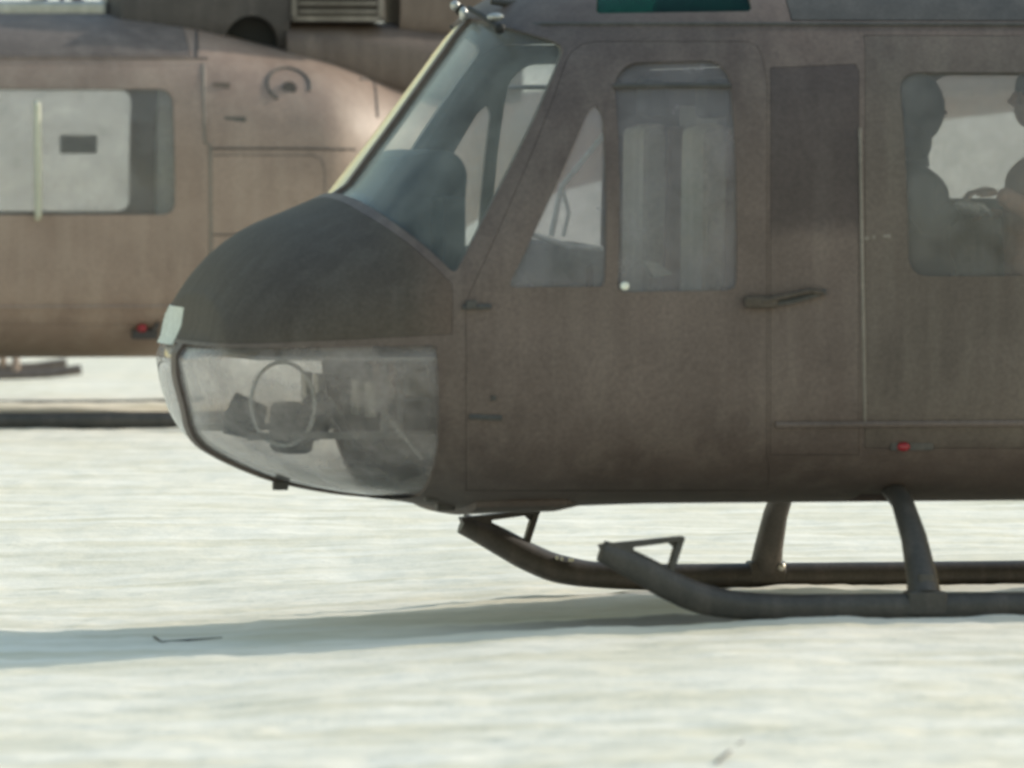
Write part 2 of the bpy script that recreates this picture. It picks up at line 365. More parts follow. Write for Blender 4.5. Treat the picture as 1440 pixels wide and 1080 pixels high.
def shell_normals(me):
    """smooth custom normals taken from the analytic hull, so cut panels shade without facets"""
    me.update(); nv_ = len(me.vertices); co_ = np.empty(nv_ * 3); me.vertices.foreach_get('co', co_); P = co_.reshape(-1, 3)
    e_ = 4e-3; G = np.stack([Fimp(P + np.eye(3)[k] * e_) - Fimp(P - np.eye(3)[k] * e_) for k in range(3)], 1)
    G[:, 2] += 0; G /= np.maximum(np.linalg.norm(G, axis=1, keepdims=True), 1e-9)
    out_ = np.zeros((len(me.loops), 3))
    for p in me.polygons:
        p.use_smooth = True; n_ = np.array(p.normal)
        for li in p.loop_indices:
            g_ = G[me.loops[li].vertex_index]; d_ = float(n_ @ g_)
            out_[li] = g_ if d_ > .86 else (-g_ if d_ < -.86 else n_)
    me.normals_split_custom_set(out_.tolist())
    return me
def hull(off):
    u = np.concatenate([np.linspace(0.05, 1.0, 34) ** 2, np.linspace(1.0, 2.3, 40)[1:], np.linspace(2.3, 5.2, 22)[1:], np.linspace(5.2, 6.9, 22)[1:]])
    n_ = 112; ph = np.linspace(0, 2 * math.pi, n_, endpoint=False)
    vs = []; fs = []
    for uu in u:
        w, zt, zb, zw, n1_, n2_ = [float(np.asarray(v).ravel()[0]) for v in prm(np.array([NX + uu]))]
        o2 = min(off, .6 * w, .6 * (zt - zb) / 2)
        w -= o2; zt -= o2; zb += o2
        for a in ph:
            ca, sa = math.cos(a), math.sin(a); nn = n1_ if sa >= 0 else n2_; h = (zt - zw) if sa >= 0 else (zw - zb)
            vs.append((NX + uu + (off if uu < 6.5 else -off), w * math.copysign(abs(ca) ** (2 / nn), ca), zw + h * math.copysign(abs(sa) ** (2 / nn), sa)))
    for r_ in range(len(u) - 1):
        for k in range(n_):
            a = r_ * n_ + k; b_ = r_ * n_ + (k + 1) % n_; fs.append((a, b_, b_ + n_, a + n_))
    vs.append((NX + off + .0008, 0, tz)); c_ = len(vs) - 1
    for k in range(n_): fs.append((c_, (k + 1) % n_, k))
    base = (len(u) - 1) * n_; vs.append((vs[base][0], 0, 1.7)); c_ = len(vs) - 1
    for k in range(n_): fs.append((c_, base + k, base + (k + 1) % n_))
    return vs, fs
def two_skin(o1, o2):
    v1, f1 = hull(o1); v2, f2 = hull(o2); k = len(v1)
    me = bpy.data.meshes.new('skin')
    me.from_pydata(v1 + v2, [], [tuple(f) for f in f1] + [tuple(k + a for a in f[::-1]) for f in f2]); me.update()
    return me
SHELL = two_skin(0, .028); GLSH = two_skin(.010, .015); THIN = two_skin(-.0025, .004)
def rounded(poly, r, seg=5):
    out_ = []; n_ = len(poly); r = r if hasattr(r, '__len__') else [r] * n_
    for k in range(n_):
        p = Vector(poly[k]); a = Vector(poly[k - 1]) - p; b_ = Vector(poly[(k + 1) % n_]) - p
        rr = min(r[k], a.length * .45, b_.length * .45)
        if rr < 1e-4: out_.append(tuple(p)); continue
        A = p + a.normalized() * rr; B = p + b_.normalized() * rr
        for s_ in range(seg + 1):
            t_ = s_ / seg; out_.append(tuple(A * (1 - t_) ** 2 + p * 2 * t_ * (1 - t_) + B * t_ * t_))
    return out_
def inset(poly, d):
    n_ = len(poly); ar = sum(poly[k][0] * poly[(k + 1) % n_][1] - poly[(k + 1) % n_][0] * poly[k][1] for k in range(n_)); sg = 1 if ar > 0 else -1
    out_ = []
    for k in range(n_):
        p = Vector(poly[k]); e1 = (p - Vector(poly[k - 1])); e2 = (Vector(poly[(k + 1) % n_]) - p)
        if e1.length < 1e-7 or e2.length < 1e-7: out_.append(tuple(p)); continue
        e1.normalize(); e2.normalize(); n1_ = Vector((-e1.y, e1.x)) * sg; n2_ = Vector((-e2.y, e2.x)) * sg
        m_ = n1_ + n2_; m_ = m_ / max(.35, m_.length_squared) * 2 if m_.length > 1e-6 else n1_
        out_.append(tuple(p + m_ * d))
    return out_
def pris(poly, sides=(-1, 1), y0=.45, y1=1.6):
    b_ = MB()
    for s_ in sides: b_.prism(poly, s_ * y0, s_ * y1)
    return b_.done('cut', smooth=False)
def cutaway(me, *cutters):
    for c_ in cutters: me = boolean(me, c_, 'DIFFERENCE')
    return me
def mirror(me):
    m2 = me.copy()
    bm = bmesh.new(); bm.from_mesh(m2)
    for v in bm.verts: v.co.y = -v.co.y
    bmesh.ops.reverse_faces(bm, faces=bm.faces); bm.to_mesh(m2); bm.free()
    return m2

# outlines traced on the flank (local x,z)
X_ = lambda px, py=300: side(px, py)[0]
Zc = lambda py, px=1000: side(px, py)[1]
shield_poly = rounded(sp([(640, 386), (560, 318), (515, 288)]) + [FG.loc(470, 264, -.1), FG.loc(400, 220, -.1), FG.loc(560, -20, -.1), FG.loc(648, 12, -.1)] + sp([(700, 36), (796, 64)]),
                      [.03, .03, .0, 0, 0, 0, .02, .03, .05])
chin_poly = rounded(sp([(614, 485), (614, 640)]) + [FG.loc(596, 701, -.7), FG.loc(480, 712, -.2), FG.loc(400, 700, 0), FG.loc(300, 690, 0), FG.loc(180, 650, 0), FG.loc(180, 485, 0)], [.02, .03, .02, 0, 0, 0, 0, 0])
nose_poly = [side(636, 470), side(636, 400), side(560, 332), side(508, 299), FG.loc(462, 278, -.1), FG.loc(400, 180, -.1), FG.loc(150, 180, -.1), FG.loc(150, 478, -.1), side(262, 478)]
door_poly = sp([(655, y_) for y_ in range(690, 440, -15)] + [(655, 432), (660, 412), (796, 84), (804, 72), (818, 62), (838, 58), (1052, 58), (1064, 64), (1072, 78), (1075, 96)] + [(1079, y_) for y_ in range(115, 640, 15)] + [(1079, 640), (1078, 690)])
tri_poly = rounded(sp([(714, 404), (826, 158), (838, 146), (848, 160), (851, 403)]), [.03, .02, .02, .02, .03])
mainw_poly = rounded(sp([(868, 411), (863, 112), (884, 88), (1008, 85), (1027, 108), (1036, 408)]), [.03, .04, .05, .05, .04, .04])
hinge_poly = sp([(1083, y_) for y_ in range(640, 100, -20)] + [(1083, 95), (1203, 90)] + [(1208, y_) for y_ in range(100, 650, 20)])
xa, xb = X_(1216), 4.86
cargo_poly = [(xb, 2.22), (xb, .62)] + [side(1216, py_) for py_ in range(630, 50, -20)] + [(side(1216, 60)[0], 2.22)]
cw1_poly = rounded([(X_(1277), 1.300), (X_(1274), 2.077), (3.40, 2.077), (3.40, 1.300)], .085, 8)
fw1_poly = rounded([(X_(1277), 1.300), (X_(1274), 2.077), (3.19, 2.077), (3.19, 1.300)], .085, 8)
fw2_poly = rounded([(3.26, 1.300), (3.26, 2.075), (4.655, 2.070), (4.655, 1.300)], .085, 8)
cw2_poly = rounded([(3.47, 1.300), (3.47, 2.075), (4.655, 2.070), (4.655, 1.300)], .085, 8)
roof_poly = rounded([(X_(1110, 20), 2.275), (X_(1110, 20), 2.8), (4.79, 2.8), (4.79, 2.275)], .0)
eye_poly = rounded([side(838, 19), side(838, -18), (side(838, 12)[0] + .06, 2.47), (side(1058, 8)[0], 2.47), side(1058, 16)], .02)

print('building hull panels')
fus = cutaway(SHELL, pris(shield_poly, y0=.028, y1=1.6), pris(chin_poly, y0=.055), pris(nose_poly, sides=(1,), y0=-1.6, y1=1.6),
              pris(door_poly), pris(hinge_poly, y0=.6), pris(cargo_poly, y0=.6),
              pris(roof_poly, sides=(1,), y0=-1.6, y1=1.6), pris(eye_poly, y0=.2),
              MB().box((X_(1203, 700), -1.6, .3), (X_(1266, 700), -.45, .452)).box((X_(1203, 700), .45, .3), (X_(1266, 700), 1.6, .452)).done('c', False))
def panel(poly, gap=.0018, sides=(-1,), y0=.45, y1=1.6): return boolean(SHELL, pris(inset(poly, gap), sides, y0, y1), 'INTERSECT')
door = cutaway(panel(door_poly), pris(tri_poly), pris(mainw_poly))
hinge = panel(hinge_poly, y0=.6)
cargo = cutaway(panel(cargo_poly, y0=.6), pris(cw1_poly), pris(cw2_poly))
cargo_far = mirror(cutaway(panel(cargo_poly, y0=.6), pris(fw1_poly), pris(fw2_poly)))
nose = panel(nose_poly, .0015, (1,), -1.6, 1.6)
roofp = panel(roof_poly, .004, (1,), -1.6, 1.6)
def pane(poly, y0=.45): return boolean(GLSH, pris(inset(poly, -.006), (-1,), y0, 1.6), 'INTERSECT')
g_shield = pane(shield_poly, .026); g_chin = pane(chin_poly, .05); g_tri = pane(tri_poly); g_main = pane(mainw_poly)
g_c1 = pane(cw1_poly); g_c2 = pane(cw2_poly); g_f1 = mirror(pane(fw1_poly)); g_f2 = mirror(pane(fw2_poly)); g_eye = pane(eye_poly, .2)
def sticker(poly, y0=.0, sides=(-1,)): return boolean(THIN, pris(poly, sides, y0, 1.6), 'INTERSECT')
darkp = sticker(rounded(sp([(1084, 322), (1080, 100), (1200, 96), (1205, 318)]), .03), .6)
ALL = [cargo_far, g_f1, g_f2, fus, door, hinge, cargo, nose, roofp, g_shield, g_chin, g_tri, g_main, g_c1, g_c2, g_eye, darkp]
mir = {}
for me in ALL[:]:
    if me in (door, hinge, g_shield, g_chin, g_tri, g_main, g_eye, darkp):
        m2 = mirror(me); mir[me.name] = m2; ALL.append(m2)
for me in ALL: me.materials.clear(); shell_normals(me)

# gear -------------------------------------------------------------
def gl(px, py, yl): x, z = FG.loc(px, py, yl); return (x, yl, z)
SK = 1.3
nr = [gl(846, 775, -SK), gl(872, 786, -SK), gl(905, 803, -SK), gl(945, 825, -SK), gl(990, 843, -SK), gl(1045, 852, -SK)]
zs = .043
skid_pts = [(p[0], p[2]) for p in nr] + [(nr[-1][0] + .25, zs), (3.5, zs), (4.6, zs), (5.0, zs + .01), (5.15, zs + .03)]
sk_r = [.042, .050, .056, .058, .058] + [.053] * (len(skid_pts) - 6) + [.045]
_x = [a for a, _ in skid_pts]; fz, fr_ = hermite(_x, [b_ for _, b_ in skid_pts]), hermite(_x, sk_r)
sk_x = list(np.linspace(_x[0], _x[6], 34)) + list(np.linspace(_x[6], _x[-1], 16)[1:])
def skid_mesh(s_):
    return MB().tube([(float(a), s_ * SK, float(fz(a))) for a in sk_x], [float(fr_(a)) for a in sk_x], 20).done('skid')
x_ct = (FG.loc(1300, 835, -SK)[0] + FG.loc(1078, 815, SK)[0]) / 2
def cross_mesh(x):
    ys = [(-1.3, .075), (-1.24, .17), (-1.13, .30), (-.95, .43), (-.7, .50), (-.4, .53), (0, .54)]
    ys = ys + [(-a, b_) for a, b_ in ys[:-1][::-1]]
    return MB().tube([(x, a, b_) for a, b_ in ys], [.066, .058, .050] + [.043] * (len(ys) - 6) + [.050, .058, .066], 16).done('cross_tube')
def clamp_mesh(x, s_):
    return MB().box((x - .075, s_ * SK - .055, zs - .03), (x + .075, s_ * SK + .055, zs + .062), .015).box((x - .03, s_ * SK - .03, zs + .05), (x + .03, s_ * SK + .03, zs + .13), .012).done('saddle_clamp')
t0x, t0z = gl(848, 768, -SK)[0], gl(848, 768, -SK)[2]
t1 = gl(960, 757, -SK); t2 = gl(944, 798, -SK)
def step_mesh(s_):
    y = s_ * SK
    b_ = MB().prism([(t0x - .015, t0z + .006), (t1[0], t1[2] + .008), (t1[0] + .004, t1[2] - .008), (t0x + .11, t0z - .006), (t0x + .12, t0z - .035), (t0x, t0z - .03)], y - .035, y + .035, .003)
    b_.prism([(t1[0] + .006, t1[2] + .004), (t1[0] - .022, t1[2] + .004), (t2[0] - .018, t2[2] - .02), (t2[0] + .006, t2[2] - .02)], y - .025, y + .025, .003)
    b_.prism([(t1[0] - .02, t1[2]), (t1[0] - .07, t1[2] - .004), (t1[0] - .018, t1[2] - .05)], y - .01, y + .01)
    return b_.done('skid_step')

# cowl, boom -------------------------------------------------------
def loft(name, secs, n_=28, cap=True):
    """secs: x, half width, z bottom, z top, exponent"""
    vs, fs = [], []
    for x, w, z0, z1, ex in secs:
        for k in range(n_):
            a = 2 * math.pi * k / n_; ca, sa = math.cos(a), math.sin(a)
            vs.append((x, w * math.copysign(abs(ca) ** (2 / ex), ca), (z0 + z1) / 2 + (z1 - z0) / 2 * math.copysign(abs(sa) ** (2 / ex), sa)))
    for r_ in range(len(secs) - 1):
        for k in range(n_):
            a, b_ = r_ * n_ + k, r_ * n_ + (k + 1) % n_; fs.append((a, b_, b_ + n_, a + n_))
    if cap: fs.append(tuple(range(n_))); fs.append(tuple((len(secs) - 1) * n_ + k for k in range(n_)))
    return mesh(name, vs, fs)
cowl_front = cutaway(loft('fairing', [(4.36, .42, 2.2, 2.62, 2.6), (4.42, .50, 2.2, 2.85, 3), (4.7, .52, 2.2, 3.05, 3), (5.1, .52, 2.2, 3.1, 3), (5.46, .50, 2.2, 3.1, 3)]),
                     MB().tube([(5.22, -1, 2.36), (5.22, -.2, 2.36)], [.17, .17], 24).done('c', False))
finish(cowl_front)
cowl_aft = loft('cowl', [(5.44, .54, 2.1, 2.50, 3.2), (5.8, .54, 2.05, 2.50, 3.2), (6.2, .50, 1.95, 2.485, 3), (6.6, .42, 1.9, 2.45, 2.6), (6.95, .34, 1.9, 2.4, 2.2)])
exhaust = loft('exhaust_fairing', [(6.17, .40, 2.3, 3.05, 2.8), (6.4, .38, 2.3, 3.0, 2.6), (6.8, .30, 2.3, 2.85, 2.3), (7.05, .22, 2.35, 2.7, 2)])
boom = loft('tail_boom', [(6.86, .485, 1.33, 2.045, 2.3), (7.6, .41, 1.52, 2.10, 2.2), (9, .30, 1.80, 2.18, 2), (10.5, .21, 1.97, 2.25, 2), (11.8, .15, 2.08, 2.30, 2)])
fin = MB().prism([(11.2, 2.2), (11.9, 3.8), (12.45, 3.85), (12.1, 2.2), (11.5, 2.05)], -.04, .04, .012).done('fin')
mast = MB().tube([(3.95, 0, 2.4), (3.95, 0, 3.9)], .055, 16).box((3.55, -.28, 2.45), (4.35, .28, 2.62), .04).done('rotor_mast')
stab = MB().box((9.6, -1.4, 2.02), (10.2, 1.4, 2.06), .01).done('stabiliser')

# hinged panel paint: an old darker coat brushed over the upper half, with a soft uneven edge
def patched():
    m = paint('patched_brown_panel_paint', (.090, .068, .060), (.136, .105, .093), (.19, .155, .135)); m.name = 'patched_brown_panel_paint'
    t = m.node_tree; L = t.links.new
    b = [n for n in t.nodes if n.type == 'BSDF_PRINCIPLED'][0]; src = b.inputs['Base Color'].links[0].from_socket
    tc = N(t, 'ShaderNodeTexCoord'); sx = N(t, 'ShaderNodeSeparateXYZ'); L(tc.outputs['Object'], sx.inputs[0])
    nz = N(t, 'ShaderNodeTexNoise'); nz.inputs['Scale'].default_value = 9; L(tc.outputs['Object'], nz.inputs['Vector'])
    ad = N(t, 'ShaderNodeMath', operation='MULTIPLY_ADD'); L(nz.outputs[0], ad.inputs[0]); ad.inputs[1].default_value = .10; L(sx.outputs['Z'], ad.inputs[2])
    mr = N(t, 'ShaderNodeMapRange', interpolation_type='SMOOTHSTEP'); z0 = Zc(322, 1140) + .05
    mr.inputs['From Min'].default_value = z0 - .05; mr.inputs['From Max'].default_value = z0 + .05; L(ad.outputs[0], mr.inputs[0])
    mx = N(t, 'ShaderNodeMix', data_type='RGBA'); L(mr.outputs[0], mx.inputs['Factor']); L(src, mx.inputs['A'])
    n2 = N(t, 'ShaderNodeMix', data_type='RGBA', blend_type='MULTIPLY'); n2.inputs['Factor'].default_value = 1; L(src, n2.inputs['A']); n2.inputs['B'].default_value = (.54, .54, .58, 1)
    L(n2.outputs['Result'], mx.inputs['B']); L(mx.outputs['Result'], b.inputs['Base Color'])
    return m
M['patched'] = patched()
# nose paint: dull black coat brushed out into the brown with a ragged soft edge behind the nose
def nose_blend():
    m = paint('brushed_black_nose_paint', (.070, .057, .047), (.095, .080, .066), (.12, .105, .09), rough=.68, spec=.22)
    t = m.node_tree; L = t.links.new
    b = [n for n in t.nodes if n.type == 'BSDF_PRINCIPLED'][0]; src = b.inputs['Base Color'].links[0].from_socket
    tc = N(t, 'ShaderNodeTexCoord'); sx = N(t, 'ShaderNodeSeparateXYZ'); L(tc.outputs['Object'], sx.inputs[0])
    nz = N(t, 'ShaderNodeTexNoise'); nz.inputs['Scale'].default_value = 7; nz.inputs['Detail'].default_value = 4; L(tc.outputs['Object'], nz.inputs['Vector'])
    ad = N(t, 'ShaderNodeMath', operation='MULTIPLY_ADD'); L(nz.outputs[0], ad.inputs[0]); ad.inputs[1].default_value = .14; L(sx.outputs['X'], ad.inputs[2])
    mr = N(t, 'ShaderNodeMapRange', interpolation_type='SMOOTHSTEP'); mr.inputs['From Min'].default_value = X_(570, 420) + .07; mr.inputs['From Max'].default_value = X_(640, 420) + .05; L(ad.outputs[0], mr.inputs[0])
    n2 = N(t, 'ShaderNodeMix', data_type='RGBA', blend_type='MULTIPLY'); n2.inputs['Factor'].default_value = 1; L(src, n2.inputs['A']); n2.inputs['B'].default_value = (1.36, 1.25, 1.28, 1)
    mx = N(t, 'ShaderNodeMix', data_type='RGBA'); L(mr.outputs[0], mx.inputs['Factor']); L(src, mx.inputs['A']); L(n2.outputs['Result'], mx.inputs['B']); L(mx.outputs['Result'], b.inputs['Base Color'])
    return m
M['noseblend'] = nose_blend()

# ------------------------------------------------------------------ assemble one utility helicopter
def helicopter(fr, paints, label, detail):
    P = paints
    root = empty('helicopter', (fr.x0, fr.y0, 0), fr.th)
    tag(root, label, 'helicopter', 'parked utility helicopters')
    part('fuselage', fus, P['body'], root)
    part('nose_cap', nose, P['nose'], root)
    part('roof_panel', roofp, P['roof'], root)
    for s_ in (-1, 1):
        mm_ = (lambda a: a) if s_ < 0 else (lambda a: mir[a.name])
        part('windshield_pane', mm_(g_shield), M['shield'], root)
        part('chin_window', mm_(g_chin), M['chin'], root)
        part('roof_window', mm_(g_eye), M['green'], root)
        d = part('cockpit_door', mm_(door), P['door'], root)
        part('window_pane', mm_(g_tri), M['glass'], d); part('window_pane', mm_(g_main), M['glass'], d)
        y = s_ * 1.2
        a = side(862, 121); c_ = side(1027, 120); ya, yc = halfw(*a), halfw(*c_)
        part('window_bar', MB().tube([(a[0], s_ * (ya + .002), a[1]), (c_[0], s_ * (yc + .002), c_[1])], .010, 8).done('bar'), P['roof'], d)
        hx, hz = side(1052, 420)
        part('door_handle', MB().box((hx - .02, y - .03 * s_ * -1, hz - .035), (hx + .11, y - .012, hz + .01), .012).tube([(hx + .05, y, hz - .01), (hx + .05, s_ * 1.225, hz - .01), (hx + .24, s_ * 1.225, hz + .03), (hx + .29, s_ * 1.222, hz + .02)], .010, 8).done('handle'), P['roof'] if not detail else M['nose'], d)
        hp = part('hinged_panel', mm_(hinge), P['door'], root)
        if detail: hp.material_slots[0].material = M['patched']
        cd = part('cargo_door', cargo if s_ < 0 else cargo_far, P['cargo'], root)
        for gp in ((g_c1, g_c2) if s_ < 0 else (g_f1, g_f2)): part('window_pane', gp, M['cargoglass'], cd)
        # raised bare-metal edge of the sliding door
        ex = [side(1209 + (py_ - 180) * .018, py_) for py_ in range(180, 606, 30)]
        b_ = MB(); b_.tube([(a_[0], s_ * (halfw(*a_) + .003), a_[1]) for a_ in ex], .0070, 8)
        part('door_edge_strip', b_.done('edge'), P['edge'], cd)
        # lower track and roof gutter
        b_ = MB(); xs_ = np.linspace(X_(1090, 600), 4.95, 14)
        b_.tube([(x, s_ * (halfw(x, .735) + .004), .735) for x in xs_], .013, 8)
        part('door_track', b_.done('track'), P['door'], root)
        b_ = MB(); xs_ = np.linspace(X_(700, 40), 4.9, 26)
        b_.tube([(x, s_ * (halfw(x, 2.262) + .003), 2.262) for x in xs_ if halfw(x, 2.262) > .25], .008, 8)
        part('roof_gutter', b_.done('gutter'), P['roof'], root)
        sk = part('skid', skid_mesh(s_), M['gear'], root)
        part('skid_step', step_mesh(s_), M['gear'], sk)
        for xc in (x_ct, 4.35 if detail else 3.30): part('saddle_clamp', clamp_mesh(xc, s_), M['gear'], sk)
    for xc in (x_ct, 4.35 if detail else 3.30): part('cross_tube', cross_mesh(xc), M['gear'], root)
    # interior
    wall = [(NX + u_, float(np.asarray(prm(np.array([NX + u_]))[0]).ravel()[0])) for u_ in np.linspace(.9, 4.8, 20)]
    fl = MB(); vb = []
    vs, fs = [], []
    for x, w in wall:
        w = halfw(x, .58) - .07; vs += [(x, -w, .60), (x, w, .60), (x, w, .64), (x, -w, .64)]
    for k in range(len(wall) - 1):
        a = 4 * k
        for j in range(4): fs.append((a + j, a + (j + 1) % 4, a + 4 + (j + 1) % 4, a + 4 + j))
    fs += [(0, 1, 2, 3), tuple(len(vs) - 4 + j for j in range(4))]
    part('cabin_floor', mesh('floor', vs, fs, False), M['inner'], root)
    bw = []
    for z in np.linspace(.64, 2.46, 26): bw.append((halfw(4.82, z) - .035, z))
    poly = [(-w, z) for w, z in bw] + [(w, z) for w, z in bw[::-1]]
    n_ = len(poly); vs = [(4.82, a, b_) for a, b_ in poly] + [(4.86, a, b_) for a, b_ in poly]
    fs = [tuple(range(n_)), tuple(range(2 * n_ - 1, n_ - 1, -1))] + [(k, (k + 1) % n_, n_ + (k + 1) % n_, n_ + k) for k in range(n_)]
    part('rear_bulkhead', mesh('bulkhead', vs, fs, False), M['pale'], root)
    # glareshield and instrument panel
    hp_ = [gl(a, b2, -.36) for a, b2 in ((440, 340), (470, 262), (520, 238), (562, 222), (600, 211), (628, 211), (646, 221), (656, 242), (652, 290), (632, 330), (624, 385), (560, 425))]
    hpoly = rounded([(a[0], a[2]) for a in hp_], .04)
    b_ = MB().prism(hpoly, -.38, .38, .0); v_, f_ = hull(.032); part('glareshield', boolean(b_.done('hood', False), mesh('inner', v_, f_, False), 'INTERSECT') if detail else b_.done('hood', False), M['hood'], root)
    xr = max(a for a, _ in hpoly)
    part('instrument_panel', MB().box((xr - .14, -.60, 1.10), (xr - .05, .60, 1.60), .01).done('panel'), M['hood'], root)
    part('centre_console', MB().prism(rounded([(xr - .14, .64), (xr - .12, 1.38), gl(730, 345, -.3)[::2], gl(800, 338, -.3)[::2], gl(868, 352, -.3)[::2], (gl(875, 352, -.3)[0], .64)], .05), -.30, .30, .01).done('console'), M['inner'], root)
    if detail:
        a, b2, c2 = gl(852, 186, -.8), gl(790, 262, -.8), gl(775, 332, -.8)  # pale tubes added to stand for bright streaks in the door window
        part('bright_streak', MB().tube([a, b2, c2], .011, 8).done('streak_tube'), M['pale'], root)
        part('bright_streak', MB().tube([b2, gl(800, 300, -.8), gl(792, 332, -.8)], .008, 8).done('streak_tube'), M['pale'], root)
        part('bright_cross_streak', MB().tube([gl(742, 328, -.8), gl(800, 346, -.8), gl(848, 350, -.8)], .010, 8).done('pale_bar'), M['pale'], root)
    # seats
    for s_ in (-1, 1):
        yl = s_ * .52; bx_, bz = FG.loc(985, 330, -.52)
        b_ = MB().box((bx_ - .42, yl - .22, 1.0), (bx_ + .06, yl + .22, 1.10), .03)
        b_.prism(rounded([(bx_ - .04, 1.08), (bx_ - .03, 1.86), (bx_ + .05, 1.88), (bx_ + .12, 1.1)], .03), yl - .20, yl + .20, .015)
        st = part('pilot_seat', b_.done('seat'), M['seat'], root)
        fpoly = rounded([(bx_ + .03, .98), (bx_ + .06, 1.87), (bx_ + .13, 1.87), (bx_ + .155, 1.6), (bx_ + .17, .98)], .03)
        b_ = MB().prism(fpoly, yl - .25, yl + .25, .01).box((bx_ - .35, yl - .25, .64), (bx_ + .12, yl - .20, 1.0)).box((bx_ - .35, yl + .20, .64), (bx_ + .12, yl + .25, 1.0))
        part('seat_shell', b_.done('shell'), M['seatframe'], st)
        part('headrest', MB().box((bx_ - .0, yl - .11, 1.90), (bx_ + .09, yl + .11, 2.06), .03).done('headrest'), M['hood'], st)
        # cyclic stick
        b_ = MB().tube([(bx_ - .5, yl, .64), (bx_ - .52, yl, .9), (bx_ - .44, yl, 1.15), (bx_ - .44, yl, 1.3)], .014, 8).ball((bx_ - .44, yl, 1.31), (.018, .018, .03))
        part('control_stick', b_.done('stick'), M['black'], root)
        # rudder pedals in the chin bay
        for o2 in (-.13, .13):
            px_, pz_ = FG.loc(470, 590, 0)
            part('rudder_pedal', MB().tube([(px_ + .22, yl + o2, .60), (px_ + .05, yl + o2, .80)], .012, 8).box((px_ - .0, yl + o2 - .05, .76), (px_ + .03, yl + o2 + .05, .90), .008).done('pedal'), M['metal'], root)
    b_ = MB().box((X_(1083), -.30, 1.0), (X_(1083) + .04, .35, 1.95), .01); part('centre_bulkhead', b_.done('cb'), M['inner'], root)
    bx_ = 3.95 if not detail else X_(1500)
    b_ = MB().box((3.55 if not detail else 2.75, .25, 1.02), (4.7, .75, 1.10), .03).box((3.55 if not detail else 2.75, .72, 1.05), (4.7, .80, 1.58 if detail else 1.22), .03); part('bench_seat', b_.done('bench'), M['canvas'], root)
    # lower nose structure seen through the chin bubble
    xf, zf = FG.loc(612, 600, 0)
    vs_ = [FG.loc(a, b2, -.3) for a, b2 in ((330, 606), (616, 602), (616, 612), (330, 616))]
    for yy in (-.6, .55): part('nose_floor_beam', MB().prism(vs_, yy, yy + .05).done('beam'), M['inner'], root)
    for px_ in (540, 562):
        a = FG.loc(px_, 500, -.6); c_ = FG.loc(px_, 606, -.6)
        part('nose_post', MB().tube([(a[0], -.6, a[1]), (c_[0], -.6, c_[1])], .014, 8).done('post'), M['inner'], root)
    cx_, cz_ = FG.loc(398, 568, -.35)
    ring = [(cx_ + .125 * math.cos(a), -.35 + .02 * math.sin(a), cz_ + .16 * math.sin(a)) for a in np.linspace(0, 2 * math.pi, 33)]
    part('cable_loop', MB().tube(ring, .008, 8, cap=False).done('loop'), M['pale'], root)
    x1 = FG.loc(470, 560, 0)[0]
    b_ = MB().box((x1 - .24, -.12, .60), (x1 - .10, .12, .80), .04).ball((x1 - .10, -.10, .74), (.07, .08, .09)).ball((x1 - .22, -.2, .68), (.06, .06, .07)).tube([(x1 - .1, -.2, .84), (x1 - .02, -.25, .72), (x1 + .05, -.2, .62)], .018, 8).tube([(x1 - .3, -.05, .72), (x1 - .42, -.05, .76)], [.07, .085], 18).box((x1 + .02, -.5, .62), (x1 + .28, -.05, .83), .02)
    part('equipment_box', b_.done('box'), M['hood'], root)
    b_ = MB().prism([(NX + 1.02, .62), (NX + .96, 1.02), (NX + 1.0, 1.04), (NX + 1.06, .62)], -.95, .95); part('toe_board', b_.done('tb'), M['seatframe'], root)
    b_ = MB()
    vs, fs = [], []
    for x in np.linspace(NX + .16, NX + 1.05, 12):
        w = max(.02, halfw(x, .99) - .035); vs += [(x, -w, .985), (x, w, .985), (x, w, 1.0), (x, -w, 1.0)]
    for k in range(11):
        a = 4 * k
        for j in range(4): fs.append((a + j, a + (j + 1) % 4, a + 4 + (j + 1) % 4, a + 4 + j))
    fs += [(0, 1, 2, 3), tuple(len(vs) - 4 + j for j in range(4))]
    part('avionics_shelf', mesh('shelf', vs, fs, False), M['inner'], root)
    # engine group, boom, mast
    part('transmission_fairing', cowl_front, P['cowl1'], root)
    part('intake_opening', MB().tube([(5.22, -.36, 2.38), (5.22, -.30, 2.38)], [.20, .20], 24).done('intake'), M['black'], root)
    part('engine_cowl', cowl_aft, P['cowl2'], root)
    lv = part('louvre_panel', MB().box((5.46, -.50, 2.49), (6.055, .50, 3.05), .02).done('lp'), P['cowl1'], root)
    part('frame', MB().box((5.47, -.53, 2.50), (5.50, -.495, 2.95)).box((6.01, -.53, 2.50), (6.04, -.495, 2.95)).box((5.47, -.53, 2.495), (6.04, -.495, 2.525)).done('fr'), M['worn'], lv)
    for k in range(8):
        z = 2.545 + k * .052
        part('slat', MB().box((5.51, -.545, z), (6.0, -.50, z + .016)).done('slat', False), M['worn'], lv)
    part('exhaust_fairing', exhaust, P['cowl2'], root)
    part('tail_boom', boom, P['body'], root); part('tail_fin', fin, P['body'], root)
    part('stabiliser', stab, P['body'], root)
    part('rotor_mast', mast, M['metal'], root)
    return root

fgP = dict(body=M['brown'], nose=M['noseblend'], roof=M['roof'], door=M['door'], cargo=M['cargo'], edge=M['worn'], cowl1=M['cowldark'], cowl2=M['brown'])
bgP = dict(body=M['tan'], nose=M['tan'], roof=M['tandark'], door=M['tan'], cargo=M['tan'], edge=M['tan'], cowl1=M['cowldark'], cowl2=M['cowltan'])
h1 = helicopter(FG, fgP, 'dark brown helicopter in front with black nose and clear chin window', True)
h2 = helicopter(BG, bgP, 'lighter tan brown helicopter parked behind, seen left of the dark nose', False)

